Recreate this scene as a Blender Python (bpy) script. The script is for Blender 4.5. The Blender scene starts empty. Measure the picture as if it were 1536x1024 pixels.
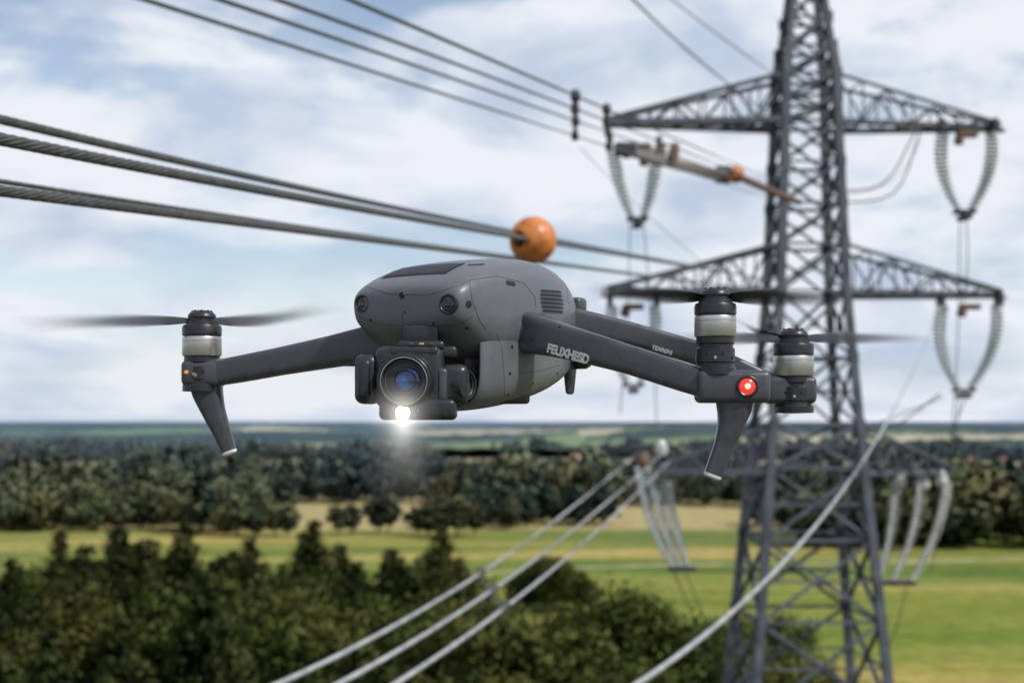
import bpy, bmesh, math, random
import numpy as np
from mathutils import Vector, Matrix, noise
from mathutils.bvhtree import BVHTree

random.seed(7); np.random.seed(7)
scene = bpy.context.scene
H = 40.0            # camera height above the plain
F = 50.0/36.0*1536  # focal length in image pixels

def W(px, py, d):
    """world point from image pixel coordinates (horizon 632) and distance in metres"""
    return Vector(((px-768)*d/F, d, H+(632-py)*d/F))

# ------------------------------------------------------------------ materials
def new_mat(name):
    m = bpy.data.materials.new(name); m.use_nodes = True
    nt = m.node_tree
    b = nt.nodes["Principled BSDF"]
    return m, nt, b

def N(nt, t, **kw):
    n = nt.nodes.new(t)
    for k, v in kw.items(): setattr(n, k, v)
    return n

def simple(name, col, rough=0.5, metal=0.0, nscale=0, namp=0.15, bump=0.0, bscale=400, emis=None, estr=0, spec=0.5, coat=0):
    m, nt, b = new_mat(name)
    b.inputs["Base Color"].default_value = (*col, 1)
    b.inputs["Roughness"].default_value = rough
    b.inputs["Metallic"].default_value = metal
    b.inputs["Specular IOR Level"].default_value = spec
    b.inputs["Coat Weight"].default_value = coat
    b.inputs["Coat Roughness"].default_value = .25
    tc = N(nt, "ShaderNodeNewGeometry")
    if nscale:
        nz = N(nt, "ShaderNodeTexNoise"); nz.inputs["Scale"].default_value = nscale; nz.inputs["Detail"].default_value = 6
        nt.links.new(tc.outputs["Position"], nz.inputs["Vector"])
        st = N(nt, "ShaderNodeMapRange"); st.inputs[1].default_value = .32; st.inputs[2].default_value = .68; nt.links.new(nz.outputs["Fac"], st.inputs[0])
        mx = N(nt, "ShaderNodeMix", data_type='RGBA')
        mx.inputs[6].default_value = (*[c*(1-namp) for c in col], 1)
        mx.inputs[7].default_value = (*[min(1, c*(1+namp)) for c in col], 1)
        nt.links.new(st.outputs[0], mx.inputs[0]); nt.links.new(mx.outputs[2], b.inputs["Base Color"])
        mr = N(nt, "ShaderNodeMapRange"); mr.inputs[3].default_value = max(0.02, rough-0.10); mr.inputs[4].default_value = min(1, rough+0.10)
        nt.links.new(st.outputs[0], mr.inputs[0]); nt.links.new(mr.outputs[0], b.inputs["Roughness"])
    if bump:
        n2 = N(nt, "ShaderNodeTexNoise"); n2.inputs["Scale"].default_value = bscale; n2.inputs["Detail"].default_value = 3
        nt.links.new(tc.outputs["Position"], n2.inputs["Vector"])
        bp = N(nt, "ShaderNodeBump"); bp.inputs["Strength"].default_value = bump; bp.inputs["Distance"].default_value = 0.001
        nt.links.new(n2.outputs["Fac"], bp.inputs["Height"]); nt.links.new(bp.outputs[0], b.inputs["Normal"])
    if emis:
        b.inputs["Emission Color"].default_value = (*emis, 1); b.inputs["Emission Strength"].default_value = estr
    return m

def haze(nt, sock, k=3800.0, col=(0.16, 0.225, 0.31), farcol=(0.10, 0.155, 0.25)):  # aerial haze painted into the base colour by distance, no air volume
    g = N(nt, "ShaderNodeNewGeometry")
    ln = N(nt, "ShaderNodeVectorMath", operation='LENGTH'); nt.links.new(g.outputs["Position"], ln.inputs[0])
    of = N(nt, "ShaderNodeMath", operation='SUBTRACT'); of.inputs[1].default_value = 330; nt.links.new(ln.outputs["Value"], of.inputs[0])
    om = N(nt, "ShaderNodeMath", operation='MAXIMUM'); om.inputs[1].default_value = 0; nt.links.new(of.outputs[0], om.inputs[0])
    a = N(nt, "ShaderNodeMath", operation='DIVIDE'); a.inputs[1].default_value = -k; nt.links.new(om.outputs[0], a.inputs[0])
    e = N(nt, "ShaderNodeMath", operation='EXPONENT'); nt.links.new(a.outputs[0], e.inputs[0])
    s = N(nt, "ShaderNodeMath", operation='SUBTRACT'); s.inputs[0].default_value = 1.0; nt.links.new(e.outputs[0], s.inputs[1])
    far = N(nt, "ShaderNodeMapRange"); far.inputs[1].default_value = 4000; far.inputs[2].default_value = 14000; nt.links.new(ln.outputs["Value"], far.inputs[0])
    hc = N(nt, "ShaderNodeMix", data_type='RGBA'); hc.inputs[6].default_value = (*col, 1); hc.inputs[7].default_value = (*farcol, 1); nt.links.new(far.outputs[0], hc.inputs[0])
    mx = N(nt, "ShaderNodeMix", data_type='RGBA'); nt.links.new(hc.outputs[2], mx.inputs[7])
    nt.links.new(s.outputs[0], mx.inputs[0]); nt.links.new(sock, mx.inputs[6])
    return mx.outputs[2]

M_body  = simple("drone_grey_paint", (0.108, 0.113, 0.126), 0.40, nscale=55, namp=0.07, bump=0.12, bscale=2500, coat=.12)
M_arm   = simple("drone_arm_plastic", (0.052, 0.055, 0.064), 0.34, nscale=70, namp=0.13, bump=0.12, bscale=2200, coat=.12)
M_dark  = simple("dark_plastic", (0.018, 0.019, 0.022), 0.32, nscale=90, namp=0.2, bump=0.08, bscale=2500)
M_black = simple("cavity_black", (0.006, 0.006, 0.007), 0.6)
M_seam  = simple("seam_black", (0.03, 0.03, 0.033), 0.7)
M_metal = simple("brushed_aluminium", (0.60, 0.585, 0.56), 0.36, metal=0.95)
M_white = simple("white_rubber", (0.7, 0.7, 0.68), 0.6)
M_text  = simple("white_print", (0.74, 0.74, 0.74), 0.6, nscale=500, namp=0.35)
M_gold  = simple("brass_contact", (0.62, 0.45, 0.2), 0.35, metal=1.0)
M_amber = simple("amber_lens", (0.8, 0.3, 0.06), 0.2, emis=(1, .35, .05), estr=0.25)
M_red   = simple("red_led", (0.9, 0.02, 0.01), 0.2, emis=(1, 0.02, 0.012), estr=2.2)
M_redhot= simple("red_led_core", (1, 0.2, 0.1), 0.2, emis=(1, 0.22, 0.14), estr=5)
M_lamp  = simple("headlamp", (1, 1, 1), 0.2, emis=(1, 0.93, 0.82), estr=40)
M_steel = simple("galvanised_steel_dark", (0.072, 0.081, 0.10), 0.55, metal=0.1, nscale=1.5, namp=0.4)
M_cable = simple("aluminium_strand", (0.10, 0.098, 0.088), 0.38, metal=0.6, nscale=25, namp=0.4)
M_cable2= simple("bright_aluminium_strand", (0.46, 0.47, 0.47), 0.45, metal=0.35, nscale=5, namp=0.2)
M_fit   = simple("clamp_steel", (0.06, 0.06, 0.065), 0.5, metal=0.4)
M_insul = simple("glass_insulator", (0.36, 0.40, 0.40), 0.18, nscale=6, namp=0.2, spec=0.7)
M_insw  = simple("porcelain", (0.50, 0.50, 0.47), 0.25, nscale=5, namp=.2)
M_rust  = simple("rusty_fitting", (0.15, 0.085, 0.055), 0.7, nscale=8, namp=0.5)
M_orange= simple("weathered_orange", (0.50, 0.165, 0.03), 0.42, nscale=16, namp=0.4, bump=0.6, bscale=80)
M_concrete = simple("concrete", (.3, .3, .28), .9)

def glass_mat():
    m, nt, b = new_mat("coated_lens_glass")
    n = N(nt, "ShaderNodeTexNoise"); n.inputs["Scale"].default_value = 45; n.inputs["Detail"].default_value = 1
    g = N(nt, "ShaderNodeNewGeometry"); nt.links.new(g.outputs["Position"], n.inputs["Vector"])
    r = N(nt, "ShaderNodeValToRGB"); e = r.color_ramp.elements
    e[0].position = .35; e[0].color = (0.004, 0.008, 0.02, 1); e[1].position = .68; e[1].color = (0.02, 0.10, 0.30, 1)
    k = r.color_ramp.elements.new(.52); k.color = (0.03, 0.02, 0.10, 1)
    nt.links.new(n.outputs["Fac"], r.inputs[0]); nt.links.new(r.outputs[0], b.inputs["Base Color"])
    b.inputs["Roughness"].default_value = 0.04; b.inputs["Coat Weight"].default_value = 1; b.inputs["Coat Roughness"].default_value = .02
    b.inputs["Specular Tint"].default_value = (0.4, 0.6, 1, 1); b.inputs["Metallic"].default_value = .35
    return m
M_lens = glass_mat()
M_dglass = simple("dark_sensor_glass", (0.008, 0.009, 0.012), 0.08, spec=.8)
def blade_mat():
    m, nt, b = new_mat("blade_carbon")
    b.inputs["Base Color"].default_value = (0.045, 0.048, 0.055, 1); b.inputs["Roughness"].default_value = .45
    a = N(nt, "ShaderNodeAttribute", attribute_name="alpha")
    t = N(nt, "ShaderNodeBsdfTransparent"); mx = N(nt, "ShaderNodeMixShader")
    nt.links.new(a.outputs["Fac"], mx.inputs[0]); nt.links.new(t.outputs[0], mx.inputs[1]); nt.links.new(b.outputs[0], mx.inputs[2])
    nt.links.new(mx.outputs[0], nt.nodes["Material Output"].inputs[0])
    return m
M_blade = blade_mat()

def leaf_mat(name, c_dark, c_mid, c_light, c_alt, trans=True, stand=0.0, hk=3800, hcol=(0.16, 0.225, 0.31)):
    m, nt, b = new_mat(name)
    nt.nodes.remove(b)
    at = N(nt, "ShaderNodeAttribute", attribute_name="tint")
    oi = N(nt, "ShaderNodeObjectInfo")
    r = N(nt, "ShaderNodeValToRGB"); e = r.color_ramp.elements
    e[0].position = 0.05; e[0].color = (*c_dark, 1); e[1].position = .95; e[1].color = (*c_light, 1)
    k = e.new(.5); k.color = (*c_mid, 1)
    nt.links.new(at.outputs["Fac"], r.inputs[0])
    mr = N(nt, "ShaderNodeMapRange"); mr.inputs[1].default_value = .4; mr.inputs[2].default_value = 1.0; mr.inputs[3].default_value = 0; mr.inputs[4].default_value = .8
    nt.links.new(oi.outputs["Random"], mr.inputs[0])
    mx = N(nt, "ShaderNodeMix", data_type='RGBA'); mx.inputs[7].default_value = (*c_alt, 1)
    nt.links.new(mr.outputs[0], mx.inputs[0]); nt.links.new(r.outputs[0], mx.inputs[6])
    src = mx.outputs[2]
    if stand:
        g = N(nt, "ShaderNodeNewGeometry"); mp = N(nt, "ShaderNodeMapping"); mp.inputs["Scale"].default_value = (.008, .011, 0); nt.links.new(g.outputs["Position"], mp.inputs[0])
        nz = N(nt, "ShaderNodeTexNoise"); nz.inputs["Detail"].default_value = 4; nz.inputs["Scale"].default_value = 1; nt.links.new(mp.outputs[0], nz.inputs["Vector"])
        m2 = N(nt, "ShaderNodeMapRange"); m2.inputs[1].default_value = .36; m2.inputs[2].default_value = .64; m2.inputs[3].default_value = 1-stand; m2.inputs[4].default_value = 1+stand*.75; nt.links.new(nz.outputs["Fac"], m2.inputs[0])
        vs = N(nt, "ShaderNodeVectorMath", operation='SCALE'); nt.links.new(src, vs.inputs[0]); nt.links.new(m2.outputs[0], vs.inputs["Scale"]); src = vs.outputs[0]
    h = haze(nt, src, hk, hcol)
    df = N(nt, "ShaderNodeBsdfDiffuse"); nt.links.new(h, df.inputs[0])
    o = nt.nodes["Material Output"]
    if trans:
        tr = N(nt, "ShaderNodeBsdfTranslucent"); nt.links.new(h, tr.inputs[0])
        ms = N(nt, "ShaderNodeMixShader"); ms.inputs[0].default_value = .18
        nt.links.new(df.outputs[0], ms.inputs[1]); nt.links.new(tr.outputs[0], ms.inputs[2]); nt.links.new(ms.outputs[0], o.inputs[0])
    else: nt.links.new(df.outputs[0], o.inputs[0])
    return m
M_leaf = leaf_mat("broadleaf_foliage", (0.032, 0.050, 0.014), (0.072, 0.098, 0.027), (0.145, 0.165, 0.050), (0.135, 0.13, 0.040), True, .25)
M_pine = leaf_mat("pine_foliage", (0.022, 0.038, 0.015), (0.050, 0.070, 0.025), (0.105, 0.122, 0.042), (0.085, 0.088, 0.032), True, .2)
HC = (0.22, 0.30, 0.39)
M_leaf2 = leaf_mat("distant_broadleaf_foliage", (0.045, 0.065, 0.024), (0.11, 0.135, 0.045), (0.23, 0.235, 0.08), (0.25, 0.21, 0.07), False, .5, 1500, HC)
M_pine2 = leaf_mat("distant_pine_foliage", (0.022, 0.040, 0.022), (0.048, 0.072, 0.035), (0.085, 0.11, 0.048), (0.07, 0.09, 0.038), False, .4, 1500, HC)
M_bark = simple("bark", (0.07, 0.05, 0.035), 0.9)

# ------------------------------------------------------------------ mesh helpers
def mesh_obj(name, verts, faces, mats, smooth=True, coll=None):
    me = bpy.data.meshes.new(name)
    me.from_pydata([tuple(v) for v in verts], [], faces)
    for m in (mats if isinstance(mats, list) else [mats]): me.materials.append(m)
    if smooth: me.polygons.foreach_set("use_smooth", [True]*len(me.polygons))
    me.update()
    o = bpy.data.objects.new(name, me)
    (coll or scene.collection).objects.link(o)
    return o

def empty(name, loc=(0, 0, 0)):
    e = bpy.data.objects.new(name, None); e.location = loc; e.empty_display_size = .2
    scene.collection.objects.link(e); return e

def adopt(parent, *objs):
    for o in objs:
        o.parent = parent
        o.matrix_parent_inverse = Matrix.Translation(parent.location).inverted()
    return objs[0] if objs else None

def autosmooth(o, ang=40):
    me = o.data
    bm = bmesh.new(); bm.from_mesh(me)
    for e in bm.edges:
        if len(e.link_faces) == 2 and e.calc_face_angle(0) > math.radians(ang): e.smooth = False
    bm.to_mesh(me); bm.free()

def rbox(name, center, size, bev, mat, rot=None, seg=4, taper=None):
    bm = bmesh.new(); bmesh.ops.create_cube(bm, size=1)
    for v in bm.verts:
        v.co = Vector((v.co.x*size[0], v.co.y*size[1], v.co.z*size[2]))
        if taper and v.co.z < 0: v.co.x *= taper; v.co.y *= taper
    if bev: bmesh.ops.bevel(bm, geom=bm.edges[:]+bm.verts[:], offset=bev, segments=seg, profile=.5, affect='EDGES')
    R = (rot.to_matrix().to_4x4() if rot else Matrix.Identity(4))
    bmesh.ops.transform(bm, matrix=Matrix.Translation(center) @ R, verts=bm.verts)
    bmesh.ops.recalc_face_normals(bm, faces=bm.faces)
    me = bpy.data.meshes.new(name); bm.to_mesh(me); bm.free(); me.materials.append(mat)
    me.polygons.foreach_set("use_smooth", [True]*len(me.polygons))
    o = bpy.data.objects.new(name, me); scene.collection.objects.link(o)
    autosmooth(o, 35)
    return o

def lathe(name, center, axis, prof, mat, seg=48):
    q = Vector((0, 0, 1)).rotation_difference(Vector(axis).normalized())
    V = []; Fc = []
    for r, h in prof:
        for i in range(seg):
            a = 2*math.pi*i/seg
            V.append(Vector(center) + q @ Vector((max(r, 1e-6)*math.cos(a), max(r, 1e-6)*math.sin(a), h)))
    for j in range(len(prof)-1):
        for i in range(seg):
            a = j*seg+i; b = j*seg+(i+1) % seg
            Fc.append((a, b, b+seg, a+seg))
    o = mesh_obj(name, V, Fc, mat)
    bm = bmesh.new(); bm.from_mesh(o.data); bmesh.ops.remove_doubles(bm, verts=bm.verts, dist=1e-5)
    bmesh.ops.recalc_face_normals(bm, faces=bm.faces); bm.to_mesh(o.data); bm.free()
    autosmooth(o, 35)
    return o

def loft(name, pts, dims, ref, mat, n=4.0, seg=28, sub=6, caps=True):
    P = [Vector(p) for p in pts]; ext = [P[0]*2-P[1]]+P+[P[-1]*2-P[-2]]
    dd = [dims[0]]+list(dims)+[dims[-1]]
    path = []; ds = []
    for i in range(1, len(ext)-2):
        for k in range(sub + (1 if i == len(ext)-3 else 0)):
            t = k/sub
            def cr(a, b, c, d): return 0.5*((2*b)+(c-a)*t+(2*a-5*b+4*c-d)*t*t+(-a+3*b-3*c+d)*t**3)
            path.append(cr(ext[i-1], ext[i], ext[i+1], ext[i+2]))
            ds.append([dd[i][m]*(1-t)+dd[i+1][m]*t for m in (0, 1)])
    V = []; Fc = []
    for i, p in enumerate(path):
        t = (path[min(i+1, len(path)-1)]-path[max(i-1, 0)]).normalized()
        s = t.cross(Vector(ref)).normalized(); nn = s.cross(t).normalized()
        for k in range(seg):
            a = 2*math.pi*k/seg; c, q = math.cos(a), math.sin(a)
            V.append(p + s*(ds[i][0]/2*math.copysign(abs(c)**(2/n), c)) + nn*(ds[i][1]/2*math.copysign(abs(q)**(2/n), q)))
    for j in range(len(path)-1):
        for k in range(seg):
            a = j*seg+k; b = j*seg+(k+1) % seg
            Fc.append((a, b, b+seg, a+seg))
    if caps:
        Fc.append(tuple(range(seg))[::-1]); Fc.append(tuple(range((len(path)-1)*seg, len(path)*seg)))
    o = mesh_obj(name, V, Fc, mat)
    bm = bmesh.new(); bm.from_mesh(o.data); bmesh.ops.recalc_face_normals(bm, faces=bm.faces); bm.to_mesh(o.data); bm.free()
    autosmooth(o, 50)
    return o

def tube(name, pts, r, mat, seg=8):
    return loft(name, pts, [(2*r, 2*r)]*len(pts), (0.13, 0.21, 1), mat, n=2, seg=seg, sub=4)

# ------------------------------------------------------------------ world / light / camera
sdir = Vector((0.62, -0.42, 0.78)).normalized()
w = bpy.data.worlds.new("World"); scene.world = w; w.use_nodes = True
nt = w.node_tree; nt.nodes.clear()
out = N(nt, "ShaderNodeOutputWorld")
sky = N(nt, "ShaderNodeTexSky", sky_type='NISHITA'); sky.sun_disc = False
sky.sun_elevation = math.asin(sdir.z); sky.sun_rotation = math.atan2(sdir.x, sdir.y); sky.air_density = 1.0; sky.dust_density = .8
bg1 = N(nt, "ShaderNodeBackground"); bg1.inputs[1].default_value = 0.13; nt.links.new(sky.outputs[0], bg1.inputs[0])
tc = N(nt, "ShaderNodeTexCoord"); sp = N(nt, "ShaderNodeSeparateXYZ"); nt.links.new(tc.outputs["Generated"], sp.inputs[0])
zc = N(nt, "ShaderNodeMath", operation='MAXIMUM'); zc.inputs[1].default_value = 0.0; nt.links.new(sp.outputs[2], zc.inputs[0])
zp = N(nt, "ShaderNodeMath", operation='POWER'); zp.inputs[1].default_value = .75; nt.links.new(zc.outputs[0], zp.inputs[0])
cb = N(nt, "ShaderNodeCombineXYZ"); nt.links.new(sp.outputs[0], cb.inputs[0]); nt.links.new(sp.outputs[1], cb.inputs[1])
zm = N(nt, "ShaderNodeMath", operation='MULTIPLY'); zm.inputs[1].default_value = 2.3; nt.links.new(zp.outputs[0], zm.inputs[0]); nt.links.new(zm.outputs[0], cb.inputs[2])
mpw = N(nt, "ShaderNodeMapping"); mpw.inputs["Location"].default_value = (2.35, 0.4, 1.15); mpw.inputs["Rotation"].default_value = (0, .10, 0); nt.links.new(cb.outputs[0], mpw.inputs[0])
n1 = N(nt, "ShaderNodeTexNoise"); n1.inputs["Scale"].default_value = 4.6; n1.inputs["Detail"].default_value = 8; n1.inputs["Roughness"].default_value = .54; n1.inputs["Distortion"].default_value = .2
nt.links.new(mpw.outputs[0], n1.inputs["Vector"])
r1 = N(nt, "ShaderNodeMapRange", interpolation_type='SMOOTHSTEP'); r1.inputs[1].default_value = .41; r1.inputs[2].default_value = .55; r1.inputs[3].default_value = .22
nt.links.new(n1.outputs["Fac"], r1.inputs[0])
hz = N(nt, "ShaderNodeMapRange", interpolation_type='SMOOTHSTEP'); hz.inputs[1].default_value = .0; hz.inputs[2].default_value = .17; hz.inputs[3].default_value = .97; hz.inputs[4].default_value = 0
nt.links.new(zc.outputs[0], hz.inputs[0])
mxm = N(nt, "ShaderNodeMath", operation='MAXIMUM'); nt.links.new(r1.outputs[0], mxm.inputs[0]); nt.links.new(hz.outputs[0], mxm.inputs[1])
n2 = N(nt, "ShaderNodeTexNoise"); n2.inputs["Scale"].default_value = 6.5; n2.inputs["Detail"].default_value = 7; n2.inputs["Roughness"].default_value = .52; n2.inputs["Distortion"].default_value = .25
nt.links.new(mpw.outputs[0], n2.inputs["Vector"])
r2 = N(nt, "ShaderNodeValToRGB"); e = r2.color_ramp.elements
e[0].position = .37; e[0].color = (0.53, 0.62, 0.77, 1); e[1].position = .57; e[1].color = (0.84, 0.87, 0.935, 1)
nt.links.new(n2.outputs["Fac"], r2.inputs[0])
bg2 = N(nt, "ShaderNodeBackground"); bg2.inputs[1].default_value = 1.0; nt.links.new(r2.outputs[0], bg2.inputs[0])
ms = N(nt, "ShaderNodeMixShader"); nt.links.new(mxm.outputs[0], ms.inputs[0]); nt.links.new(bg1.outputs[0], ms.inputs[1]); nt.links.new(bg2.outputs[0], ms.inputs[2])
nt.links.new(ms.outputs[0], out.inputs[0])

sl = bpy.data.lights.new("sun", 'SUN'); sl.energy = 3.5; sl.angle = math.radians(3); sl.color = (1, .95, .87)
so = bpy.data.objects.new("sun", sl); so.rotation_euler = (-sdir).to_track_quat('-Z', 'Y').to_euler(); so.location = (20, -20, 80); scene.collection.objects.link(so)

cd = bpy.data.cameras.new("camera"); cd.lens = 50; cd.sensor_width = 36; cd.shift_y = 120/1536
cd.clip_start = 0.05; cd.clip_end = 90000
cd.dof.use_dof = True; cd.dof.focus_distance = 2.06; cd.dof.aperture_fstop = 4.8
co = bpy.data.objects.new("camera", cd); co.location = (0, 0, H); co.rotation_euler = (math.radians(90), 0, 0)
scene.collection.objects.link(co); scene.camera = co
scene.view_settings.view_transform = 'Standard'; scene.view_settings.look = 'None'; scene.view_settings.exposure = 0

# ------------------------------------------------------------------ ground
def ground_mat():
    m, nt, b = new_mat("meadow_ground")
    g = N(nt, "ShaderNodeNewGeometry")
    mp = N(nt, "ShaderNodeMapping"); mp.inputs["Scale"].default_value = (0.006, 0.026, 1); mp.inputs["Location"].default_value = (3.1, 1.7, 0); nt.links.new(g.outputs["Position"], mp.inputs[0])
    a = N(nt, "ShaderNodeTexNoise"); a.inputs["Scale"].default_value = 1.0; a.inputs["Detail"].default_value = 8; a.inputs["Roughness"].default_value = .66; nt.links.new(mp.outputs[0], a.inputs["Vector"])
    r = N(nt, "ShaderNodeValToRGB"); e = r.color_ramp.elements
    e[0].position = .36; e[0].color = (0.085, 0.13, 0.020, 1); e[1].position = .64; e[1].color = (0.34, 0.28, 0.09, 1)
    k = e.new(.45); k.color = (0.14, 0.185, 0.028, 1); k = e.new(.54); k.color = (0.205, 0.225, 0.042, 1)
    nt.links.new(a.outputs["Fac"], r.inputs[0])
    mp3 = N(nt, "ShaderNodeMapping"); mp3.inputs["Scale"].default_value = (0.0042, 0.017, 1); mp3.inputs["Rotation"].default_value = (0, 0, .12); nt.links.new(g.outputs["Position"], mp3.inputs[0])
    v3 = N(nt, "ShaderNodeTexVoronoi"); v3.inputs["Scale"].default_value = 1.0; nt.links.new(mp3.outputs[0], v3.inputs["Vector"])
    s3 = N(nt, "ShaderNodeSeparateColor"); nt.links.new(v3.outputs["Color"], s3.inputs[0])
    rp = N(nt, "ShaderNodeValToRGB"); rp.color_ramp.interpolation = 'LINEAR'; e = rp.color_ramp.elements
    e[0].position = 0; e[0].color = (.76, .9, .75, 1); e[1].position = 1; e[1].color = (1.4, 1.15, 1.3, 1)
    nt.links.new(s3.outputs[1], rp.inputs[0])
    pm = N(nt, "ShaderNodeMix", data_type='RGBA', blend_type='MULTIPLY'); pm.inputs[0].default_value = 1; nt.links.new(r.outputs[0], pm.inputs[6]); nt.links.new(rp.outputs[0], pm.inputs[7])
    sy = N(nt, "ShaderNodeSeparateXYZ"); nt.links.new(g.outputs["Position"], sy.inputs[0])
    far = N(nt, "ShaderNodeMapRange"); far.inputs[1].default_value = 522; far.inputs[2].default_value = 532; nt.links.new(sy.outputs[1], far.inputs[0])
    mp2 = N(nt, "ShaderNodeMapping"); mp2.inputs["Scale"].default_value = (0.0016, 0.0034, 1); nt.links.new(g.outputs["Position"], mp2.inputs[0])
    v = N(nt, "ShaderNodeTexVoronoi"); v.inputs["Scale"].default_value = 1.0; nt.links.new(mp2.outputs[0], v.inputs["Vector"])
    sepc = N(nt, "ShaderNodeSeparateColor"); nt.links.new(v.outputs["Color"], sepc.inputs[0])
    gt = N(nt, "ShaderNodeMath", operation='GREATER_THAN'); gt.inputs[1].default_value = .15; nt.links.new(sepc.outputs[0], gt.inputs[0])
    ml = N(nt, "ShaderNodeMath", operation='MULTIPLY'); nt.links.new(gt.outputs[0], ml.inputs[0]); nt.links.new(far.outputs[0], ml.inputs[1])
    mx = N(nt, "ShaderNodeMix", data_type='RGBA'); mx.inputs[7].default_value = (0.40, 0.32, 0.13, 1)
    nt.links.new(ml.outputs[0], mx.inputs[0]); nt.links.new(pm.outputs[2], mx.inputs[6])
    n3 = N(nt, "ShaderNodeTexNoise"); n3.inputs["Scale"].default_value = .25; n3.inputs["Detail"].default_value = 6; n3.inputs["Roughness"].default_value = .7; nt.links.new(g.outputs["Position"], n3.inputs["Vector"])
    mr = N(nt, "ShaderNodeMapRange"); mr.inputs[1].default_value=.3; mr.inputs[2].default_value=.7; mr.inputs[3].default_value = .6; mr.inputs[4].default_value = 1.25; nt.links.new(n3.outputs["Fac"], mr.inputs[0])
    vm = N(nt, "ShaderNodeVectorMath", operation='SCALE'); nt.links.new(mx.outputs[2], vm.inputs[0]); nt.links.new(mr.outputs[0], vm.inputs["Scale"])
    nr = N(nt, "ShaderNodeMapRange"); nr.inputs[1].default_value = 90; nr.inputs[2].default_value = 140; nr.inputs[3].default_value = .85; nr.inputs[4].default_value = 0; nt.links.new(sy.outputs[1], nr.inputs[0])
    mf = N(nt, "ShaderNodeMix", data_type='RGBA'); mf.inputs[7].default_value = (0.10, 0.095, 0.065, 1); nt.links.new(nr.outputs[0], mf.inputs[0]); nt.links.new(vm.outputs[0], mf.inputs[6])  # unseen near ground recoloured brown to mute green reflections in the motor metal
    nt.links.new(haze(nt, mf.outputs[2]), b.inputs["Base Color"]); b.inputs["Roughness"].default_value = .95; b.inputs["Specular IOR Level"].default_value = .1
    return m
ground = mesh_obj("ground", [(-60000, -3000, 0), (60000, -3000, 0), (60000, 80000, 0), (-60000, 80000, 0)], [(0, 1, 2, 3)], ground_mat(), smooth=False)
def track():
    V = []; Fc = []; n = 90
    for i in range(n+1):
        x = -120+i*4.2; y = 372+18*math.sin(x*.012)+10*math.sin(x*.033+1)+x*.22
        V += [(x, y-2.2, .02), (x, y+2.2, .02)]
    for i in range(n): Fc.append((2*i, 2*i+2, 2*i+3, 2*i+1))
    return mesh_obj("dirt_track", V, Fc, simple("dry_earth", (.30, .27, .15), .95, nscale=.1, namp=.5), smooth=False)
track()

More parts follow.
